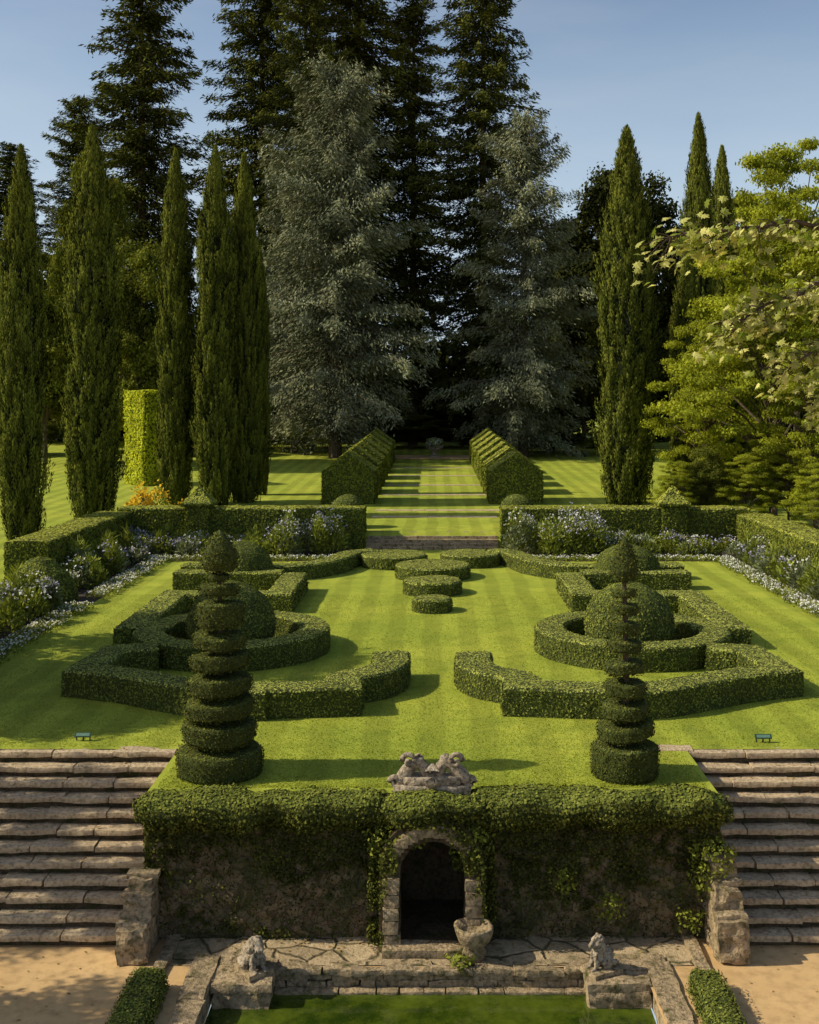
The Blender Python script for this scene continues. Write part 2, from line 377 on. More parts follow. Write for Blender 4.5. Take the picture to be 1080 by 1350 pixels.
# ---------------------------------------------------------------- tiered topiaries
def tiered(x,Yc,tiers,top):
    e=empty('tiered_topiary'); mes=[]
    zz=lambda y: zat(y,Yc)
    for i,(y0,y1,hw) in enumerate(tiers):
        r=hw*Yc/F-0.03; a=zz(y1); b=zz(y0)
        if i==0: a=-0.03
        h=b-a
        ti=(0.0,0.0) if i==0 else (random.uniform(-.10,.10),random.uniform(-.07,.07))
        mes.append(lathe('t',[(0.05,0.02),(r*0.9,0.0),(r*0.98,h*0.15),(r,h*0.8),(r*0.97,h*0.95),(r*0.9,h),(0.04,h*1.03)],28,(x,Yc,a),0.035,2.5,ti))
    r=top[2]*Yc/F-0.02; a=zz(top[1]); h=zz(top[0])-a
    mes.append(lathe('t',[(0.03,0),(r*0.8,0.02),(r,h*0.25),(r*0.88,h*0.5),(r*0.55,h*0.78),(r*0.2,h*0.95),(0.01,h)],20,(x,Yc,a),0.03,3))
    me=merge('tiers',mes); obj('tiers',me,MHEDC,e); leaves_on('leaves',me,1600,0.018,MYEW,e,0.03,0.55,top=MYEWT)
    A=Acc(); A.add(tubeVF([(x,Yc,0),(x+.02,Yc,1.5),(x-.01,Yc,zz(top[1])+.1)],[0.07,0.05,0.035])); obj('trunk',A.mesh('trunk'),MBARK,e)
tiered(xat(290,18.75),18.75,[(985,1045,58),(951,975,49),(921,941,46),(891,911,43),(862,880,40),(835,851,36),(794,824,32),(771,783,28),(757,763,16)],(700,752,25))
tiered(xat(824,18.6),18.6,[(980,1045,45),(953,970,38),(926,943,33),(899,915,29),(872,886,28),(845,857,24),(820,833,20),(797,808,22),(777,786,17)],(708,766,18))
# ---------------------------------------------------------------- hedge walls
def longhedge(name,pts,w,h,z0,mat=MHW,size=0.045,dens=380): return hedge(name,[ribbon('h',pts,w,h,z0,step=0.5,amp=0.04)],size,dens,mat,lift=.03)
longhedge('clipped_hedge_wall',[(-2.85,47.9),(-13.1,47.9)],1.3,1.68,0.0)
longhedge('clipped_hedge_wall',[(2.9,47.9),(13.2,47.9)],1.3,1.68,0.0)
longhedge('clipped_hedge_wall',[(-13.2,47.3),(-13.2,37.0)],1.4,1.55,0.0)
longhedge('clipped_hedge_wall',[(13.35,47.3),(13.35,30.0)],1.4,1.45,0.0)
for x in (265,885):
    X=xat(x,47.8); r=0.68
    me=lathe('p',[(r*1.0,-0.05),(r*1.02,1.0),(r*1.02,1.8),(r*1.35,1.82),(r*1.35,1.9),(r*0.6,2.25),(0.02,2.6)],4,(0,0,0))
    e=empty('hedge_pillar',(X,47.5,0),math.radians(45)); obj('hedge_body',me,MHEDC,e); leaves_on('leaves',me,420,0.045,MHW,e,0.03,0.4,top=MHWT)
for s in (-1,1):
    mes=[]
    for k in range(7):
        y0=61+k*4.9; y1=y0+3.1; z0=zt(0,y0)
        x0,x1=3.1,5.9; ev=1.75; ap=2.75; xm=4.5
        V=[];Fc=[]; prof=[(x0,-.1),(x0,ev*.5),(x0,ev),((x0+xm)/2,(ev+ap)/2),(xm,ap),((xm+x1)/2,(ev+ap)/2),(x1,ev),(x1,ev*.5),(x1,-.1)]
        for j in range(5):
            for a,b in prof: V.append([s*a,y0+(y1-y0)*j/4,z0+b])
        V=wob(V,0.05,1.1,k*3.1)
        m_=len(prof)
        for j in range(4):
            for i in range(m_-1): Fc.append((j*m_+i,j*m_+i+1,(j+1)*m_+i+1,(j+1)*m_+i))
        Fc.append(tuple(range(m_))); Fc.append(tuple(4*m_+i for i in range(m_)))
        mes.append(recalc(pymesh('g',V,Fc)))
    hedge('gabled_hedge_row',mes,0.06,200,MHW,lift=.04)
hedge('sunlit_hedge_block',[ribbon('y',[(xat(175,73),73.5),(xat(205,72),71.6)],1.3,5.9,zt(-20,75),step=.4,amp=.12)],0.085,180,MLIT,MHW,lift=.1,tilt=.5)  # sunlit face comes from the bright leaf colour
# ---------------------------------------------------------------- steps to avenue
A=Acc()
for k in range(5):
    y=46.9+0.28*k; z=0.12*(k+1)
    x=-2.75
    while x<2.7:
        w=random.uniform(0.6,1.1); w=min(w,2.75-x)
        A.add(stone((x+w/2,y+0.25,z-0.1),(w-0.01,0.55,0.2),0.012,0.1)); x+=w
obj('garden_steps',A.mesh('garden_steps'),MCOP)
A=Acc()
for yy in (54.5,57.8,66,72,79,86):
    x=-2.9
    while x<2.9:
        w=random.uniform(0.5,0.9); A.add(stone((x+w/2,yy,zt(0,yy)-0.02),(w-0.03,0.7,0.08),0.015,0.1)); x+=w
obj('stepping_path',A.mesh('stepping_path'),MSTN)
obj('gravel_path',pymesh('g',[(-3,95,zt(0,95)+.03),(3.4,95,zt(0,95)+.03),(3.8,100,zt(0,100)+.03),(-3.4,100,zt(0,100)+.03)],[(0,1,2,3)]),MSAND)
e=empty('planter_urn',(0.2,98,zt(0,98)))
obj('urn',lathe('u',[(0.5,0),(0.5,0.12),(0.2,0.2),(0.18,0.4),(0.55,0.7),(0.62,0.95),(0.72,1.0),(0.66,1.02),(0.4,0.98)],20),MSTN2,e)
b=lathe('b',[(0.5,0.9),(0.7,1.1),(0.5,1.5),(0.02,1.65)],12); leaves_on('plant',b,200,0.07,MWHT,e,0.15); leaves_on('plant_leaves',b,300,0.08,MPLT,e,0.15)
# ---------------------------------------------------------------- retaining wall & niche
wall=empty('retaining_wall')
A=Acc()
def wgrid(x0,x1,z0,z1,y,nx,nz):
    V=[];Fc=[]
    for j in range(nz+1):
        for i in range(nx+1):
            X=x0+(x1-x0)*i/nx; Z=z0+(z1-z0)*j/nz
            d=mn.noise(Vector((X*1.5,Z*1.5,3)))*0.06+mn.noise(Vector((X*6,Z*6,7)))*0.06
            V.append((X,y-d,Z))
    for j in range(nz):
        for i in range(nx):
            a=j*(nx+1)+i; Fc.append((a,a+1,a+nx+2,a+nx+1))
    return V,Fc
NY=17.62
A.add(wgrid(-WX,-0.5,ZL-.05,0.0,NY,80,46)); A.add(wgrid(0.5,WX,ZL-.05,0.0,NY,80,46)); A.add(wgrid(-0.5,0.5,-0.5,0.0,NY,14,8))
A.add(box(-WX,-0.5,NY+.12,WY+.02,ZL-.1,-0.01)); A.add(box(0.5,WX,NY+.12,WY+.02,ZL-.1,-0.01))
A.add(box(-WX,-WX+.2,WY+.03,20.3,ZL-.1,-0.012)); A.add(box(WX-.2,WX,WY+.03,20.3,ZL-.1,-0.012))
wm=A.mesh('masonry'); obj('masonry',wm,MRUB,wall)
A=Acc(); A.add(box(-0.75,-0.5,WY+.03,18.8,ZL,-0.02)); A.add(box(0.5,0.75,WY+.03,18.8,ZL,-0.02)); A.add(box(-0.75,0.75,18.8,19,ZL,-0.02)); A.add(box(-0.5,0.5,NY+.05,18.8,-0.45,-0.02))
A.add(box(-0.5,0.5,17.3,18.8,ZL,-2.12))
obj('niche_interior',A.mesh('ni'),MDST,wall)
def archV():
    V=[];Fc=[]
    inn=[(-0.49,-2.15),(-0.49,-1.6),(-0.49,-1.0)]+[(0.49*math.cos(math.radians(a)),-1.0+0.46*math.sin(math.radians(a))) for a in range(165,0,-15)]+[(0.49,-1.0),(0.49,-1.6),(0.49,-2.15)]
    outr=[(-0.80,-2.15),(-0.80,-1.6),(-0.80,-1.0)]+[(0.80*math.cos(math.radians(a)),-1.0+0.82*math.sin(math.radians(a))) for a in range(165,0,-15)]+[(0.80,-1.0),(0.80,-1.6),(0.80,-2.15)]
    n=len(inn)
    for y in (17.2,17.66):
        for p in inn: V.append([p[0],y,p[1]])
        for p in outr: V.append([p[0],y,p[1]])
    for i in range(n-1):
        Fc.append((i,n+i,n+i+1,i+1)); Fc.append((n+i,3*n+i,3*n+i+1,n+i+1)); Fc.append((i+1,2*n+i+1,2*n+i,i))
    return V,Fc
V,Fc=archV(); am=pymesh('arch',V,Fc)
bm=bmesh.new(); bm.from_mesh(am); bmesh.ops.subdivide_edges(bm,edges=bm.edges,cuts=2,use_grid_fill=True); bmesh.ops.recalc_face_normals(bm,faces=bm.faces)
for v in bm.verts:
    d=mn.noise_vector(v.co*4); v.co+=d*0.04
bm.to_mesh(am); bm.free()
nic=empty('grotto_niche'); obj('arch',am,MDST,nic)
A=Acc()
for sx in (-1,1):
    z=-2.12
    for k in range(5):
        h=random.uniform(.16,.26); A.add(stone((sx*(0.62+random.uniform(-.02,.02)),17.18,z+h/2),(0.25,0.14,h-.005),0.025,.12)); z+=h
for a in range(35,150,8):
    t=math.radians(a); A.add(stone((0.63*math.cos(t),17.18,-1.0+0.63*math.sin(t)),(0.12,0.12,0.19),0.025,.12,0))
A.add(stone((0,17.1,-2.13),(1.5,0.35,0.13),0.02,.1))
obj('voussoirs',A.mesh('v'),MCOP,nic)
def kw(P,nv):
    q=np.array([mn.noise(Vector((p[0]*1.3,p[2]*1.8,1.7)))+0.6*mn.noise(Vector((p[0]*5,p[2]*5,9))) for p in P])
    th=-0.05-(P[:,2]+1.2)*0.62
    return (nv[:,1]<-0.2)&((q>th)|(R0.random(len(P))<.14))
ivy=empty('wall_ivy')
leaves_on('ivy_leaves',wm,2600,0.023,MIVY,ivy,0.06,0.65,kw,0.75)
def roll(x0,x1,yc,zc,ry,rz,amp,dens,size,mat,par,seed=0):
    V=[];Fc=[];n=int((x1-x0)/0.12);m_=14
    for i in range(n+1):
        X=x0+(x1-x0)*i/n; en=min(1.0,0.55+0.45*min(i,n-i)/2)
        for k in range(m_):
            a=2*math.pi*k/m_
            V.append([X,yc+ry*en*math.cos(a),zc+rz*en*math.sin(a)])
    V=wob(V,amp,2.0,seed)
    for i in range(n):
        for k in range(m_):
            k2=(k+1)%m_; Fc.append((i*m_+k,i*m_+k2,(i+1)*m_+k2,(i+1)*m_+k))
    Fc.append(tuple(range(m_-1,-1,-1))); Fc.append(tuple(n*m_+k for k in range(m_)))
    me=recalc(pymesh('roll',V,Fc))
    obj('ivy_body',me,MHEDC,par); leaves_on('ivy_top_leaves',me,dens,size,mat,par,0.06,0.6,None,0.75,top=MHED)  # upper ivy takes the lighter box leaf as painted sunlight
roll(-WX-.08,-0.55,17.66,-0.2,0.36,0.25,0.13,2000,0.023,MIVT,ivy,1.3)
roll(0.5,WX+.1,17.66,-0.17,0.36,0.25,0.13,2000,0.023,MIVT,ivy,5.3)
roll(-0.75,0.75,17.5,-0.12,0.38,0.19,0.1,2000,0.023,MIVT,ivy,8.3)
def ka(P,nv):
    q=np.array([mn.noise(Vector((p[0]*2.2,p[2]*2.2,4.7))) for p in P])
    r=np.sqrt(P[:,0]**2+(P[:,2]+1.0)**2)
    return ((r>0.70)&(P[:,2]>-1.35)&(q>-0.35))|((np.abs(P[:,0])>.74)&(q>-0.1))|((P[:,2]>-1.0)&(q>0.12))
leaves_on('niche_ivy',am,3400,0.024,MIVT,ivy,0.13,0.8,ka,0.75)
for (cx,cz,r) in ((4.3,-0.85,0.28),(4.2,-1.2,0.18),(2.0,-1.2,0.13),(2.75,-1.6,0.13),(3.95,-1.8,0.12),(-0.3,-0.35,0.25),(0.62,-0.6,0.25),(-0.75,-0.6,0.22)):
    me=lathe('t',[(0.02,-r),(r*.8,-r*.5),(r,0),(r*.7,r*.6),(0.02,r)],10,(cx,17.45,cz),0.08,3); leaves_on('ivy_tuft',me,1100,0.03,MHW,ivy,0.12,0.9,None,0.6)
e=empty('stone_basin',(0.62,16.95,ZL))
obj('basin',lathe('b',[(0.16,0),(0.18,0.12),(0.14,0.2),(0.24,0.3),(0.29,0.44),(0.30,0.5),(0.25,0.51),(0.2,0.42),(0.02,0.4)],20,(0,0,0),0.02,5),MCOP,e,True)
b=lathe('b',[(0.02,0),(0.17,0.05),(0.13,0.1),(0.02,0.14)],10); leaves_on('fern',b,900,0.04,MHW,e,0.08).location=(-0.2,-0.2,0)
e=empty('stone_crest',(0.0,17.75,0.02))
A=Acc()
A.add(stone((0,0,0.06),(1.2,0.34,0.16),0.03,.2)); A.add(stone((0,0,0.2),(0.9,0.28,0.16),0.03,.25))
for s in (-1,1):
    sp=[(s*(0.55-0.42*t),0,0.14+0.36*math.sin(t*1.5)) for t in np.linspace(0,1,9)]
    A.add(tubeVF(wob([list(p) for p in sp],0.02,4,s),[.09,.10,.11,.11,.10,.09,.09,.08,.07],9))
    vo=[]
    for i in range(22):
        t=i/21*2.6*math.pi; r=0.115*(1-i/26); vo.append([s*(0.36+r*math.cos(t)),-0.04-0.004*i,0.5+r*math.sin(t)])
    A.add(tubeVF(vo,[0.045-0.001*i for i in range(22)],8))
    vo=[]
    for i in range(16):
        t=i/15*2.2*math.pi; r=0.09*(1-i/20); vo.append([s*(0.58+r*math.cos(t)),-0.05,0.17+r*math.sin(t)])
    A.add(tubeVF(vo,[0.045]*16,8))
    A.add(tubeVF([(s*0.06,0,0.2),(s*0.15,0,0.42),(s*0.24,0,0.58)],[.09,.09,.05],8))
A.add(tubeVF([(0,-.06,0.12),(0,-.1,0.22),(0,-.08,0.33),(0,0,0.42)],[.11,.15,.13,.05],10))
obj('scrolls',A.mesh('scrolls'),MSTN2,e,True)
# ---------------------------------------------------------------- stairs
LF=[]
for s in (-1,1):
    e=empty('stone_stairs'); A=Acc(); B=Acc()
    nst=12; run=2.75/nst; rise=-ZL/nst
    for k in range(nst):
        y=20.1-run*(k+1); z=-rise*k
        inner=WX+0.02
        x=inner
        while x<9.1:
            w=random.uniform(0.55,1.25); w=min(w,9.2-x)
            if w<.2: break
            A.add(stone((s*(x+w/2),y+run/2+random.uniform(-.02,.02),z-0.05+random.uniform(-.01,.01)),(w-0.006,run+0.1,0.10),0.024,0.18)); x+=w
        for _ in range(14): LF.append((s*random.uniform(4.5,9.1),y+random.uniform(0,run)*1.0,z+0.012))
        V=[];nx=40
        for i in range(nx+1):
            X=inner+(9.2-inner)*i/nx
            for zz in (z-0.03,z-rise*0.5,z-rise-0.03):
                V.append((s*X,y+0.035+0.02*mn.noise(Vector((X*5,zz*9,k))),zz))
        Fc=[]
        for i in range(nx):
            for j in range(2):
                f=(i*3+j,(i+1)*3+j,(i+1)*3+j+1,i*3+j+1); Fc.append(f[::-1] if s>0 else f)
        B.add((V,Fc))
        B.add(box(min(s*inner,s*9.2),max(s*inner,s*9.2),y+.08,y+run+.1,ZL-.1,z-0.06))
    if s>0:
        A.add(stone((4.2,20.05,-0.03),(0.75,0.35,0.09),.015,.15)); 
    obj('treads',A.mesh('t'),MSTN,e); obj('risers',B.mesh('r'),MDST,e)  # risers use the darker stone with shade in its colour
    A=Acc(); e=empty('rubble_pier')
    X0=s*4.44
    hh=1.05 if s<0 else 1.3
    A.add(stone((X0,17.2,ZL+hh*.25),(0.46,0.95,hh*.5),0.06,.06,hi=True,fq=5))
    A.add(stone((X0,17.36,ZL+hh*.5),(0.43,0.66,hh*.55),0.06,.08,hi=True,fq=5))
    A.add(stone((X0,17.5,ZL+hh*.75),(0.4,0.4,hh*.5),0.06,.1,hi=True,fq=5))
    for (yy,zz) in ((16.95,.5),(17.15,.53),(17.3,.78),(17.5,1.0)): A.add(stone((X0+random.uniform(-.04,.04),yy,ZL+zz*hh),(0.48,0.24,0.09),0.03,.2,random.uniform(-.15,.15)))
    obj('stones',A.mesh('p'),MCOP,e)
    A=Acc(); x0,x1=(9.2,60) if s>0 else (-60,-9.2)
    A.add(box(x0,x1,17.5,17.76,ZL-.1,-0.01)); A.add(box(9.2 if s>0 else -9.45,9.45 if s>0 else -9.2,17.77,20.2,ZL-.1,-0.01))
    obj('side_retaining_wall',A.mesh('w'),MRUB)
for _ in range(90):
    LF.append((random.choice((-1,1))*random.uniform(4.1,9),random.triangular(14.5,17.35,17.3),ZL+.008))
for _ in range(120): LF.append((random.uniform(-3.8,3.8),random.triangular(16.8,17.55,17.55),ZL+.03))
P=np.array(LF); n=len(P); nn=nrm(np.array([0,0,1.0])+R0.normal(size=(n,3))*.25); u_,v_=basis(nn); s_=(0.018+.018*R0.random(n))[:,None]
obj('fallen_leaves',leafmesh('fl',P,u_*s_,v_*s_*.6,R0.random(n)),MDRY)
# ---------------------------------------------------------------- paving, coping
V=[];Fc=[]
nx,ny=60,12
for j in range(ny+1):
    for i in range(nx+1):
        X=-3.95+7.85*i/nx; Yy=16.74+0.95*j/ny
        V.append((X,Yy,ZL+0.012+0.012*mn.noise(Vector((X*3,Yy*3,0)))))
for j in range(ny):
    for i in range(nx):
        a=j*(nx+1)+i; Fc.append((a,a+1,a+nx+2,a+nx+1))
obj('flagstone_paving',pymesh('f',V,Fc),MFLAG)
A=Acc()
x=-2.3
while x<2.3:
    w=random.uniform(.35,.9); w=min(w,2.32-x)
    if w<.12: break
    A.add(stone((x+w/2,16.76+random.uniform(-.03,.03),ZL-0.035),(w+.01,0.3,0.1),0.04,.2)); x+=w
for lay in range(3):
    x=-2.3
    while x<2.3:
        w=random.uniform(.15,.5); w=min(w,2.32-x)
        if w<.08: break
        A.add(stone((x+w/2,16.81+random.uniform(-.02,.02),ZL-0.12-lay*.1),(w+.01,0.3,0.11),0.035,.15)); x+=w
x=-2.3
while x<2.3:
    w=random.uniform(.3,.6); A.add(stone((x+w/2,16.58,ZL-0.285),(w-.01,0.16,0.06),0.02,.2)); x+=w
for s,xa,xb in ((-1,-3.15,-2.28),(1,2.2,3.12)):
    A.add(stone(((xa+xb)/2,16.52,ZL-0.02),(xb-xa,0.82,0.13),0.04,.12,hi=True))
    A.add(stone(((xa+xb)/2,16.5,ZL-0.22),(xb-xa-.05,0.76,0.32),0.05,.05,hi=True,fq=6))
    y=8.0; xc=-3.33 if s<0 else 3.3
    while y<16.9:
        w=random.uniform(.45,.9); w=min(w,17.0-y)
        if w<.1: break
        A.add(stone((xc+random.uniform(-.015,.015),y+w/2,ZL-0.0+random.uniform(-.01,.01)),(0.38,w-.005,0.13),0.035,.12))
        A.add(stone((xc+random.uniform(-.01,.01),y+w/2,ZL-0.2),(0.36,w-.005,0.3),0.02,.1)); y+=w
A.add(box(-3.4,3.4,7.7,8.0,ZL-.4,ZL+.02))
obj('pond_coping',A.mesh('c'),MCOP)
a=Acc(); a.add(stone((-3.98,17.0,ZL+.02),(.2,1.2,.12),.03)); a.add(stone((3.95,17.0,ZL+.02),(.2,1.2,.12),.03)); obj('paving_curb',a.mesh('k'),MCOP)
def ell(c,r,n=12):
    V=[];Fc=[]
    for i in range(n+1):
        a=math.pi*i/n
        for k in range(n):
            b=2*math.pi*k/n; V.append((c[0]+r[0]*math.sin(a)*math.cos(b),c[1]+r[1]*math.sin(a)*math.sin(b),c[2]+r[2]*math.cos(a)))
    for i in range(n):
        for k in range(n):
            k2=(k+1)%n; Fc.append((i*n+k,(i+1)*n+k,(i+1)*n+k2,i*n+k2))
    return V,Fc
def statue(loc,rz,parts,sc=1):
    e=empty('stone_lion_statue',loc,rz,(sc,sc,sc)); A=Acc()
    for c,r in parts: A.add(ell(c,r))
    o=obj('body',A.mesh('s'),MSTN2,e); m=o.modifiers.new('r','REMESH'); m.mode='VOXEL'; m.voxel_size=0.014; m.use_smooth_shade=True
    t=bpy.data.textures.new('n','CLOUDS'); t.noise_scale=0.07
    d=o.modifiers.new('d','DISPLACE'); d.texture=t; d.strength=0.06; d.mid_level=0.5
    B=Acc(); B.add(stone((0,0,0.035),(0.4,0.5,0.09),0.02,.15)); obj('plinth',B.mesh('p'),MCOP,e)
lion=[((0,0.1,0.2),(.14,.17,.14)),((0,-.02,.27),(.12,.13,.17)),((0,-.08,.42),(.11,.11,.10)),((0,-.18,.39),(.06,.07,.055)),((0,-.03,.38),(.14,.11,.14)),
 ((.08,-.13,.17),(.04,.05,.15)),((-.08,-.13,.17),(.04,.05,.15)),((.08,-.19,.08),(.045,.07,.03)),((-.08,-.19,.08),(.045,.07,.03)),
 ((.13,.08,.14),(.06,.13,.09)),((-.13,.08,.14),(.06,.13,.09)),((.06,-.05,.49),(.035,.03,.03)),((-.06,-.05,.49),(.035,.03,.03)),((.14,.22,.12),(.05,.08,.035))]
statue((xat(334,16.45),16.5,ZL+.04),math.radians(35),lion,1.0)
lion2=[((c[0]*.72,c[1]*.85,c[2]*1.08),(r[0]*.72,r[1]*.85,r[2])) for c,r in lion]
statue((xat(792,16.5),16.5,ZL+.04),math.radians(-60),lion2,1.0)
for xc in (-3.98,3.85):
    hedge('low_box_hedge',[ribbon('l',[(xc,16.1),(xc*1.0,8.5)],0.42,0.27,ZL,amp=0.04,step=.2)],0.02,2200,MHED,lift=.05,tilt=.6,top=MHED)
for X,Yy in ((xat(110,20.5),20.5),(xat(1006,20.4),20.4)):
    e=empty('plant_label_sign',(X,Yy,0))
    A=Acc(); A.add(box(-.012,.012,-.01,.01,-.05,.10)); A.add(box(-.13,-.11,-.01,.01,-.05,.10)); A.add(box(.11,.13,-.01,.01,-.05,.10)); obj('stakes',A.mesh('s'),MMET,e)
    A=Acc(); A.add(box(-.15,.15,-.006,.006,-.045,.045)); o=obj('panel',A.mesh('p'),MSIGN,e); o.location=(0,-.02,.11); o.rotation_euler=(math.radians(-45),0,0)
    A=Acc(); A.add(box(-.12,.12,-.011,-.008,-.028,.028)); o=obj('face',A.mesh('p'),MSIGNF,e); o.location=(0,-.02,.11); o.rotation_euler=(math.radians(-45),0,0)
# ---------------------------------------------------------------- flower beds
def strip(name,x0,x1,y0,y1):
    obj(name,pymesh(name,[(x0,y0,.006),(x1,y0,.006),(x1,y1,.006),(x0,y1,.006)],[(0,1,2,3)]),MSOIL)
class LA:
    def __init__(s): s.C=[];s.U=[];s.V=[];s.r=[]
    def add(s,C,U,V,r): s.C.append(C);s.U.append(U);s.V.append(V);s.r.append(r)
    def out(s,name,mat,par):
        if not s.C: return None
        return obj(name,leafmesh(name,np.concatenate(s.C),np.concatenate(s.U),np.concatenate(s.V),np.concatenate(s.r)),mat,par)
def plant(la,x,y,r,h,n,size,z0=0,asp=0.35):
    th=R0.random(n)*2*math.pi; q=np.sqrt(R0.random(n)); t=R0.random(n)**0.6
    rr=q*r*(0.45+0.55*np.sqrt(np.clip(1-t*t*.8,0,1)))
    P=np.stack([x+rr*np.cos(th),y+rr*np.sin(th),z0+h*t*(1-0.35*q*q)+R0.normal(size=n)*h*.05],1)
    d=nrm(np.stack([np.cos(th)*q*1.2,np.sin(th)*q*1.2,np.ones(n)*0.9],1)+R0.normal(size=(n,3))*.4)
    _,v=basis(d); s=size*(0.6+.8*R0.random(n))[:,None]
    la.add(P,d*s,v*s*asp,R0.random(n))
def flowers(la,x,y,r,h,n,size,z0=0):
    th=R0.random(n)*2*math.pi; q=np.sqrt(R0.random(n))
    P=np.stack([x+r*q*np.cos(th),y+r*q*np.sin(th),z0+h*(1.03-0.35*q*q)+R0.normal(size=n)*h*.08],1)
    nn=nrm(R0.normal(size=(n,3))+np.array([-.3,-.8,.9])); u,v=basis(nn); s=size*(.6+.8*R0.random(n))[:,None]
    la.add(P,u*s,v*s,R0.random(n))
def bed(pos):
    e=empty('flower_bed'); G,Y2,W,B,YL=LA(),LA(),LA(),LA(),LA()
    for (x,y,kind,k) in pos:
        if kind=='edge':
            plant(G,x,y,.25,.2,80,.045); flowers(W,x,y,.25,.2,int(random.uniform(8,28)),.026)
        else:
            h=k*random.uniform(.7,1.3); r=random.uniform(.4,.75)
            c=random.random()
            (plant(G,x,y,r,h,420,.085) if c<.6 else plant(Y2,x,y,r,h,420,.085))
            if kind=='blue': flowers(B,x,y,r,h,50,.034); flowers(W,x,y,r,h,18,.032)
            elif kind=='white': flowers(W,x,y,r,h,40,.036)
            elif kind=='yellow': flowers(YL,x,y,r,h,130,.07)
            elif kind=='tall': plant(G,x,y,r*.7,h*1.4,250,.16,0,.12)
    G.out('leaves',MPLT,e);Y2.out('grey_leaves',MGRY,e);W.out('white_flowers',MWHT,e);B.out('violet_flowers',MBLU,e);YL.out('yellow_flowers',MYLW,e)
for s in (-1,1):
    strip('bed_soil',min(s*2.9,s*13),max(s*2.9,s*13),43.6,47.2)
    P=[]
    x=3.0
    while x<11:
        P.append((s*x,43.6+random.uniform(-.1,.1),'edge',0)); P.append((s*(x+.1),43.95,'edge',0)); x+=.4
    for i in range(60):
        x=random.uniform(3.3,12.3); y=random.uniform(44.4,46.8)
        kk=random.choice(['blue','blue','white','plain','plain']) if x<6.5 else random.choice(['white','plain','plain','tall','blue'])
        P.append((s*x,y,kk,0.6+0.15*(y-44.4)/2.6+(0.75 if x<6.5 else 0)))
    bed(P)
    xe=-10.3 if s<0 else 11.0
    strip('bed_soil',min(xe,s*12.6),max(xe,s*12.6),22 if s<0 else 30,43.55)
    P=[]
    y=22.0
    while y<43.6:
        if s<0 and 33.6<y<35.2: y+=.36; continue
        P.append((xe-s*0.05+random.uniform(-.08,.08),y,'edge',0)); P.append((xe+s*.3,y+.1,'edge',0)); y+=.36
    for i in range(76):
        y=random.uniform(22,43.5)
        x=random.uniform(abs(xe)+.7,12.3)
        if s<0 and 33.0<y<36.2 and x>10.6: continue
        kk=random.choice(['white','plain','plain','plain','tall','blue'])
        P.append((s*x,y,kk,0.85))
    bed(P)
bed([(xat(x,50),50+random.uniform(-.8,.3),'yellow',1.75) for x in (176,184,192,200,207,214,235,243,250)])
rb=empty('red_flower_shrub',(xat(372,104),104,1.4)); L=LA(); plant(L,0,0,.8,2,500,.12); L.out('leaves',MPLT,rb); L=LA(); flowers(L,0,0,.5,2.2,90,.11); L.out('flowers',MRED,rb)
# ---------------------------------------------------------------- trees
def cypress_mesh(seed,H,R):
    r=np.random.default_rng(seed)
    def rad(t): return R*np.clip((0.70+0.30*np.minimum(1,t/0.18))*(1-np.clip(t,0,1)**4.0)**0.8*(0.93+0.07*np.sin(t*9+seed)),0.0,None)
    n=1900; t=r.random(n); th=r.random(n)*2*math.pi
    bump_=1+0.13*np.sin(th*3+t*14+seed)+0.10*np.sin(th*5-t*31)+r.normal(size=n)*0.13-.02
    rr=rad(t)*bump_
    C0=np.stack([rr*np.cos(th),rr*np.sin(th),0.25+t*(H-0.4)],1)
    q=46
    out=nrm(np.stack([np.cos(th),np.sin(th),np.zeros(n)],1))
    C=np.repeat(C0,q,0); O=np.repeat(out,q,0); k=n*q
    s=r.random(k)
    tang=np.stack([-O[:,1],O[:,0],np.zeros(k)],1)
    lat=r.normal(size=k)*(1-s*.7)
    C=C+tang*(lat*0.115)[:,None]+O*(r.normal(size=k)*0.04-0.12*(1-s)-0.06*np.abs(lat)+.05)[:,None]; C[:,2]+=(s-0.45)*0.9
    U=nrm(np.stack([r.normal(size=k)*.3,r.normal(size=k)*.3,np.ones(k)],1)+O*0.25)*(0.055+0.055*r.random(k))[:,None]
    V=nrm(np.cross(U,O+tang*(lat*.7)[:,None]+r.normal(size=(k,3))*.3))*(0.022+0.014*r.random(k))[:,None]
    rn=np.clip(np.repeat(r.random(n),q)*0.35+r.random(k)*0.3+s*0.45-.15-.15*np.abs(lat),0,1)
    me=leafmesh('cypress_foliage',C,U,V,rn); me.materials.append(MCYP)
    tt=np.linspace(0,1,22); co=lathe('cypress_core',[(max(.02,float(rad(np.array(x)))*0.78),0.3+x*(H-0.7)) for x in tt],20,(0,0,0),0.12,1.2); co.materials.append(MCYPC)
    A=Acc(); A.add(tubeVF([(0,0,-.1),(0.02,0,.5),(0,0,H*.5)],[.22,.18,.1],9)); tk=A.mesh('cypress_trunk'); tk.materials.append(MBARK)
    return me,co,tk
CY=[cypress_mesh(1,17,1.05),cypress_mesh(2,17,1.15),cypress_mesh(7,17,1.0)]
def cyp(x,Yd,top,hw,v):
    z0=zt(xat(x,Yd),Yd); H=zat(top,Yd)-z0; w=hw*Yd/F
    e=empty('cypress_tree',(xat(x,Yd),Yd,z0),random.random()*6,(w/1.2,w/1.2,H/17))
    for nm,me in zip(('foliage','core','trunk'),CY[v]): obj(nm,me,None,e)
cyp(28,45.5,200,32,0); cyp(122,54,175,36,1); cyp(232,61,205,27,2); cyp(284,60,200,29,0); cyp(322,62,210,24,1); cyp(343,66,330,15,2)
cyp(826,61,175,37,1); cyp(921,66,158,27,2); cyp(952,72,200,24,0); cyp(905,63,330,22,1); cyp(950,60,430,30,2); cyp(980,64,480,26,0)
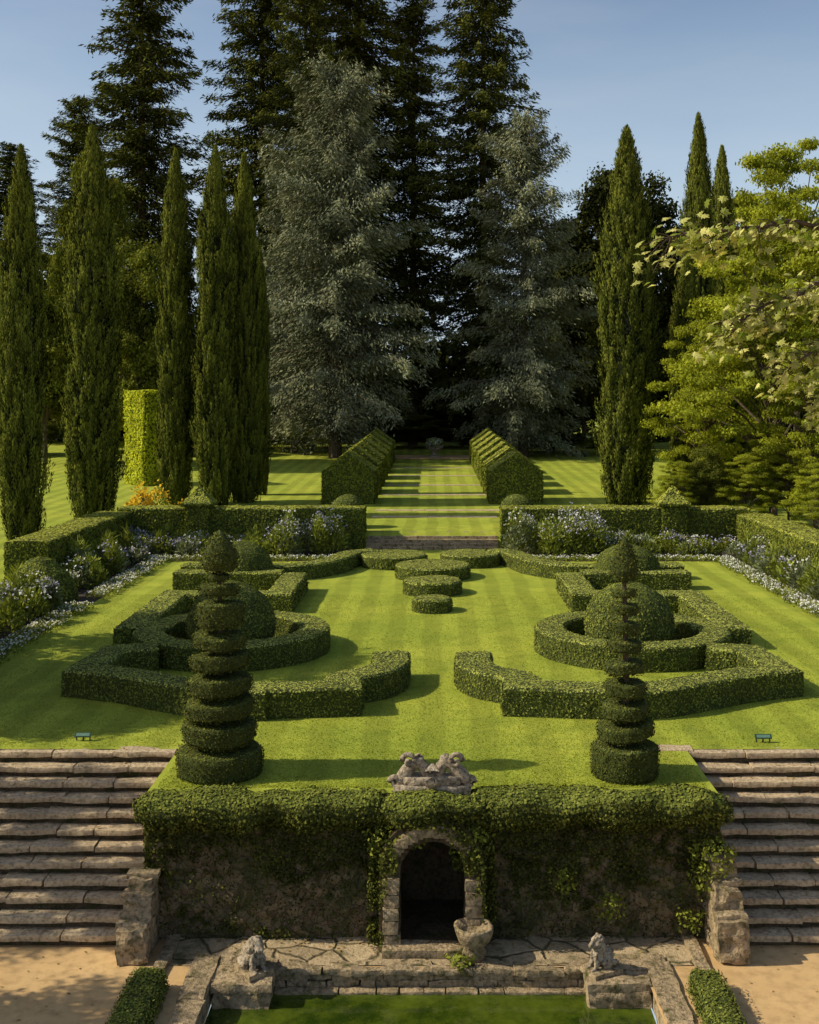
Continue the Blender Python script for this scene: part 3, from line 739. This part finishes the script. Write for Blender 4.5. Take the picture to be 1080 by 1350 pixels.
def conifer(name,seed,H,R,nb,base,droop,up,mat,sz=0.26,dens=1.0,hang=0.0,pw_=0.85,flat_=0.12,wf=.17,rl=(.45,1.25)):
    r=np.random.default_rng(seed); LC=[];LU=[];LV=[];LR=[]
    A=Acc(); A.add(tubeVF([(0,0,-.5),(0,0,H*.3),(0.1,0,H*.7),(0,0,H*.99)],[R*.075,R*.06,R*.03,.03],9))
    for i in range(nb):
        t=base+(1-base)*((i+r.random())/nb)**0.95
        env=(1-t)**pw_*min(1,0.6+(t-base)*2.2)
        L=R*max(0.05,env)*r.uniform(*rl)+0.4
        az=i*2.39996+r.normal()*0.5; h=t*H
        n=max(3,int(L/0.30)); s=np.linspace(0.12,1,n)
        upk=up*(0.3+t)+r.normal()*0.10
        bend=r.normal()*.25
        a2=az+bend*s
        px=np.cos(a2)*s*L; py=np.sin(a2)*s*L; pz=h+upk*s*L-droop*(s**1.7)*L*(1.1-t)
        if i%2==0 and L>1.5: A.add(tubeVF([(px[k],py[k],pz[k]) for k in (0,n//2,n-1)],[.05+.02*L*.5,.04+.01*L*.5,.015],4))
        q=int(15*dens); k=n*q
        S=np.repeat(s,q); W=(wf*L*(1-S)*np.minimum(1,S*3)+0.22)
        lump=np.repeat(np.sin(s*L*2.1+i)*.5+.5,q)
        lat=r.normal(size=k)*W*(.5+lump); al=r.normal(size=k)*0.2
        C=np.stack([np.repeat(px,q)+np.cos(az)*al-np.sin(az)*lat,np.repeat(py,q)+np.sin(az)*al+np.cos(az)*lat,
            np.repeat(pz,q)+r.normal(size=k)*flat_-np.abs(lat)*0.22-hang*np.abs(r.normal(size=k))*0.55*(.4+lump)],1)
        d=np.stack([np.cos(az)*0.9-np.sin(az)*np.sign(lat)*0.7,np.sin(az)*0.9+np.cos(az)*np.sign(lat)*0.7,np.full(k,-0.25-hang*.8)],1)+r.normal(size=(k,3))*.35
        U=nrm(d)*(sz*(.6+.8*r.random(k)))[:,None]
        V=nrm(np.cross(U,np.array([0,0,1.0])+r.normal(size=(k,3))*.5))*(sz*0.27*(.6+.8*r.random(k)))[:,None]
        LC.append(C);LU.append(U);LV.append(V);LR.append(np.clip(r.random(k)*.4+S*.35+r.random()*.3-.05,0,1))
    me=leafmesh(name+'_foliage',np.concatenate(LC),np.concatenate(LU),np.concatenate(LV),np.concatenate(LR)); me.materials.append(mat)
    tk=A.mesh(name+'_trunk'); tk.materials.append(MBARK); return me,tk
FIR=[conifer('fir',11,50,8.5,330,0.08,0.30,0.15,MFIR,0.28,1.3,0.15,.55,.22,.22,(.4,1.3)),conifer('fir',12,50,8.5,300,0.08,0.36,0.22,MFIR,0.28,1.3,.15,.42,.2,.22,(.4,1.3)),conifer('fir',13,50,7.0,280,0.08,0.26,0.1,MFIR,0.27,1.2,0.1,.5,.18,.2,(.35,1.35))]
CED=[conifer('blue_cedar',21,32,8.0,200,0.05,0.42,0.55,MCED,0.2,2.2,0.6,0.40,0.25,.27,(.3,1.4)),conifer('blue_cedar',22,32,7.5,175,0.05,0.46,0.55,MCED,0.2,2.2,0.6,0.40,0.22,.27,(.3,1.4))]
def inst(name,pair,x,Yd,top,H0,R0_,hw=None,rz=None):
    X=xat(x,Yd); z0=zt(X,Yd); H=zat(top,Yd)-z0; sh=H/H0; sw=(hw*Yd/F/R0_) if hw else sh
    e=empty(name,(X,Yd,z0),random.random()*6.28 if rz is None else rz,(sw,sw,sh))
    for nm,me in zip(('foliage','trunk'),pair): obj(nm,me,None,e)
    return e
inst('fir_tree',FIR[0],188,108,-140,50,8.5,118); inst('fir_tree',FIR[1],345,126,-140,50,8.5,95)
inst('fir_tree',FIR[0],470,120,-260,50,8.5,130); inst('fir_tree',FIR[2],545,118,-90,50,7,80); inst('fir_tree',FIR[1],636,116,-140,50,8.5,98)
inst('fir_tree',FIR[2],15,125,190,50,7,90); inst('fir_tree',FIR[1],105,122,130,50,8.5,75)
inst('fir_tree',FIR[1],410,114,-100,50,8.5,90)
inst('blue_cedar_tree',CED[0],442,97,92,32,8,120); inst('blue_cedar_tree',CED[1],690,98,158,32,7.5,98); inst('blue_cedar_tree',CED[1],388,103,215,32,7.5,66)
inst('fir_tree',FIR[0],740,122,290,50,8.5,80)
def broad(name,seed,H,R,mat,ncl,base=0.25,lsz=0.16,per=420,cr=0.22,flat_=0.8):
    r=np.random.default_rng(seed); LC=[];LU=[];LV=[];LR=[]; A=Acc()
    A.add(tubeVF([(0,0,-.4),(.1,0,H*.25),(-.1,.1,H*.6)],[R*.04,R*.032,R*.015],9))
    for i in range(ncl):
        d=r.normal(size=3); d/=np.linalg.norm(d); q=r.random()**0.45
        if base<.06 and d[2]<0: d[0]*=1.25; d[1]*=1.25
        zc=H*(base+(1-base)/2); c=np.array([d[0]*R*q*.88,d[1]*R*q*.88,zc+d[2]*H*(1-base)/2*q*.9])
        rc=R*cr*r.uniform(.7,1.4); k=int(per*r.uniform(.7,1.3))
        n_=r.normal(size=(k,3)); n_/=np.linalg.norm(n_,axis=1)[:,None]; n_[:,2]*=flat_
        C=c+n_*rc*(r.random((k,1))**0.4)*(1+0.25*r.normal(size=(k,1))*.8)
        nn=nrm(n_+r.normal(size=(k,3))*.7+np.array([0,0,.5])); rr=r.normal(size=(k,3)); u=nrm(rr-(rr*nn).sum(-1,keepdims=True)*nn); v=np.cross(nn,u)
        s=(lsz*(.6+.8*r.random(k)))[:,None]
        LC.append(C);LU.append(u*s);LV.append(v*s*.6);LR.append(np.clip(r.random(k)*.6+r.random()*.4,0,1))
        if i%3==0: A.add(tubeVF([(0,0,H*min(.55,max(.15,(c[2]/H)*.55))),tuple(c*np.array([.5,.5,.85])),tuple(c)],[R*.014,R*.01,.02],5))
    me=leafmesh(name+'_foliage',np.concatenate(LC),np.concatenate(LU),np.concatenate(LV),np.concatenate(LR)); me.materials.append(mat)
    tk=A.mesh(name+'_trunk'); tk.materials.append(MBARK); return me,tk
BD=broad('dark',31,30,7,MDRK,120,.05,.2,450); BG=broad('green',32,20,6,MBRO,110,.08,.15,480,.2); BL=broad('light',33,14,5,MBRL,150,.02,.075,520,.16,.35)
BS=broad('sparse',35,20,6,MBRO,36,.25,.15,330,.2)  # thin crown for an out-of-view tree added to dapple the stairs
inst('broadleaf_tree',BD,815,106,178,30,7,92); inst('broadleaf_tree',BD,770,118,250,30,7,80); inst('broadleaf_tree',BD,905,112,260,30,7,80)
inst('broadleaf_tree',BL,1050,84,150,14,5,115); inst('broadleaf_tree',BG,185,84,300,20,6,75); inst('broadleaf_tree',BG,60,90,310,20,6,85); inst('broadleaf_tree',BG,1000,100,235,20,6,90)
inst('broadleaf_tree',BG,120,88,190,20,6,60)
inst('feathery_tree',BL,1020,53,275,14,5,140); inst('feathery_tree',BL,935,57,400,14,5,70); inst('broadleaf_tree',BL,1075,49,430,14,5,80)
inst('broadleaf_tree',BL,185,92,400,14,5,50)
for x,Yd,top,w in ((890,50,600,30),(930,50.5,585,36),(985,50,590,40),(1040,50,575,45),(1085,45,600,45),(1015,51,560,40)): inst('shrub',BL if x!=930 else BG,x,Yd,top,14 if x!=930 else 20,5 if x!=930 else 6,w)
def atree(pair,X,Y,Z,H,R,H0,R0_):
    e=empty('broadleaf_tree',(X,Y,Z),random.random()*6,(R/R0_,R/R0_,H/H0))
    for nm,me in zip(('foliage','trunk'),pair): obj(nm,me,None,e)
atree(BG,-16.0,25.0,0,10.5,4.6,20,6); atree(BG,-14.6,22.2,0,8.6,2.6,20,6); atree(BS,-14.0,17.6,0,6.6,2.0,20,6); atree(BG,-11.8,14.0,ZL,7.0,2.1,20,6)
# distant tree mass
r=np.random.default_rng(77); LC=[];LU=[];LV=[];LR=[]
for i in range(480):
    X=r.uniform(-95,95); Y=r.uniform(128,150); h=r.uniform(7,15); rc=r.uniform(2,4.5); k=200
    zc=r.uniform(0.5,h)
    n_=nrm(r.normal(size=(k,3))); C=np.array([X,Y,zc+1])+n_*rc*(r.random((k,1))**.4)
    nn=nrm(n_+r.normal(size=(k,3))*.8); rr=r.normal(size=(k,3)); u=nrm(rr-(rr*nn).sum(-1,keepdims=True)*nn); v=np.cross(nn,u); s=(.55*(.6+.8*r.random(k)))[:,None]
    LC.append(C);LU.append(u*s);LV.append(v*s*.6);LR.append(r.random(k)*.8)
obj('distant_trees',leafmesh('dt',np.concatenate(LC),np.concatenate(LU),np.concatenate(LV),np.concatenate(LR)),MDRK)
for i,(x,Yd,w,top) in enumerate([(540,112,70,545),(610,112,60,548),(730,104,50,560),(20,100,60,540),(250,100,60,520),(1040,70,60,600),(800,100,40,565),(330,110,50,530),(150,105,50,540)]):
    inst('shrub',BD if i%3 else BG,x,Yd,top,30 if i%3 else 20,7 if i%3 else 6,w)
# ---------------------------------------------------------------- overhanging maple branch
ML=[(0,-.35),(.12,-.2),(.42,-.32),(.33,-.08),(.62,.12),(.34,.16),(.36,.42),(.17,.34),(0,.75),(-.17,.34),(-.36,.42),(-.34,.16),(-.62,.12),(-.33,-.08),(-.42,-.32),(-.12,-.2)]
nl=len(ML)
e=empty('maple_tree'); A=Acc(); tx,ty=6.2,10.2
A.add(tubeVF([(tx,ty,ZL-.2),(tx-.1,ty,2),(tx-.1,ty,6),(tx+.2,ty+.1,9.5)],[.32,.26,.2,.08],10))
twigs=[]
def P3(x,y,Y): return (xat(x,Y),Y,zat(y,Y))
mains=[[(tx-.1,ty,6.0),P3(1110,315,9.6),P3(1000,300,9.3),P3(930,308,9.2),P3(885,312,9.1)],
       [(tx-.1,ty,5.2),P3(1130,395,9.9),P3(1050,390,9.5),P3(995,410,9.3),P3(965,440,9.3)],
       [(tx-.1,ty,4.8),P3(1150,470,9.8),P3(1085,460,9.5),P3(1035,490,9.4)],
       [(tx-.1,ty,4.4),P3(1150,540,9.6),P3(1090,530,9.4)],
       [(tx-.1,ty,7.6),(tx+1.5,ty-.3,8.2),(tx+2.6,ty,8.4)],[(tx-.1,ty,6.8),(tx+1.2,ty+1,7.2),(tx+2.4,ty+1.6,7.0)],[(tx,ty,7),(tx+.6,ty+1,9),(tx+.8,ty+1.3,10.3)]]
for mpts in mains:
    sp=spline(mpts,6); n=len(sp); A.add(tubeVF(sp,[.022*(1-i/n)+.005 for i in range(n)],5))
    for i in range(5,n):
        for _ in range(4):
            p=Vector(sp[i]); d=Vector((random.uniform(-1,.5),random.uniform(-1,1),random.uniform(-.8,.35))).normalized()*random.uniform(.10,.34)
            q=p+d; A.add(tubeVF([p,(p+q)/2+Vector((0,0,.02)),q],[.005,.004,.002],4)); twigs.append(q); twigs.append((p+q)/2)
V=[];Fc=[];rn=[]
for q in twigs:
    for _ in range(random.randint(1,3)):
        c=q+Vector((random.gauss(0,.06),random.gauss(0,.09),random.gauss(-.03,.05)))
        nn=Vector((random.gauss(-.6,.45),random.gauss(-.4,.45),random.gauss(.8,.35))).normalized(); u=nn.cross(Vector((random.gauss(0,1),random.gauss(0,1),random.gauss(0,1)))).normalized(); v=nn.cross(u)
        s=random.uniform(.05,.095); o=len(V); V.append(tuple(c+nn*s*.12))
        for a,b in ML: V.append(tuple(c+u*a*s+v*b*s-nn*abs(a)*s*.15))
        for k in range(nl): Fc.append((o,o+1+k,o+1+(k+1)%nl))
        rn+= [random.random()**1.2]*nl
me=pymesh('maple_leaves',V,Fc); a=me.attributes.new('rnd','FLOAT','FACE'); a.data.foreach_set('value',rn)
obj('leaves',me,MMAP,e); obj('branches',A.mesh('br'),MBARK,e)
# ---------------------------------------------------------------- light, sky, camera
el=math.radians(37); d=Vector((math.cos(el)*0.995,math.cos(el)*0.08,-math.sin(el)))
L=bpy.data.lights.new('sun','SUN'); L.energy=5.0; L.angle=math.radians(0.5); L.color=(1,0.90,0.68)
lo=link(bpy.data.objects.new('sun',L)); lo.rotation_euler=d.to_track_quat('-Z','Y').to_euler(); lo.location=(-30,-5,40)
w=bpy.data.worlds.new('World'); scene.world=w; w.use_nodes=True; nt=w.node_tree; nt.nodes.clear()
sk=nt.nodes.new('ShaderNodeTexSky'); sk.sky_type='NISHITA'; sk.sun_disc=False; sk.sun_elevation=el; sk.sun_rotation=math.radians(265); sk.air_density=1.0; sk.dust_density=1.6; sk.ozone_density=1.5
bg=nt.nodes.new('ShaderNodeBackground'); bg.inputs['Strength'].default_value=0.125
tc=nt.nodes.new('ShaderNodeTexCoord'); mp=nt.nodes.new('ShaderNodeMapping'); mp.inputs['Scale'].default_value=(1,1,5); nt.links.new(tc.outputs['Generated'],mp.inputs['Vector'])
f=ramp(nt,noisef(nt,1.6,6,0.55,mp.outputs[0]),0.45,0.75,0,0.3)
c=mix(nt,f,(1,1,1),(5.4,5.3,5.2))
nt.links.new(sk.outputs[0],c.node.inputs[6])
sx=nt.nodes.new('ShaderNodeSeparateXYZ'); nt.links.new(tc.outputs['Generated'],sx.inputs[0])
hz=mix(nt,ramp(nt,sx.outputs[2],0.08,0.36,0.8,0.0),(1,1,1),(4.9,6.0,7.0)); nt.links.new(c,hz.node.inputs[6])
nt.links.new(hz,bg.inputs[0])
o=nt.nodes.new('ShaderNodeOutputWorld'); nt.links.new(bg.outputs[0],o.inputs[0])
cam=bpy.data.cameras.new('camera'); co=link(bpy.data.objects.new('camera',cam)); co.location=(0,0,CH); co.rotation_euler=(math.radians(90),0,0)
cam.sensor_fit='AUTO'; cam.sensor_width=36; cam.lens=40; cam.shift_x=-30/1350; cam.shift_y=-145/1350; cam.clip_end=4000; cam.clip_start=0.1
scene.camera=co
scene.view_settings.view_transform='Standard'; scene.view_settings.look='None'; scene.view_settings.exposure=0
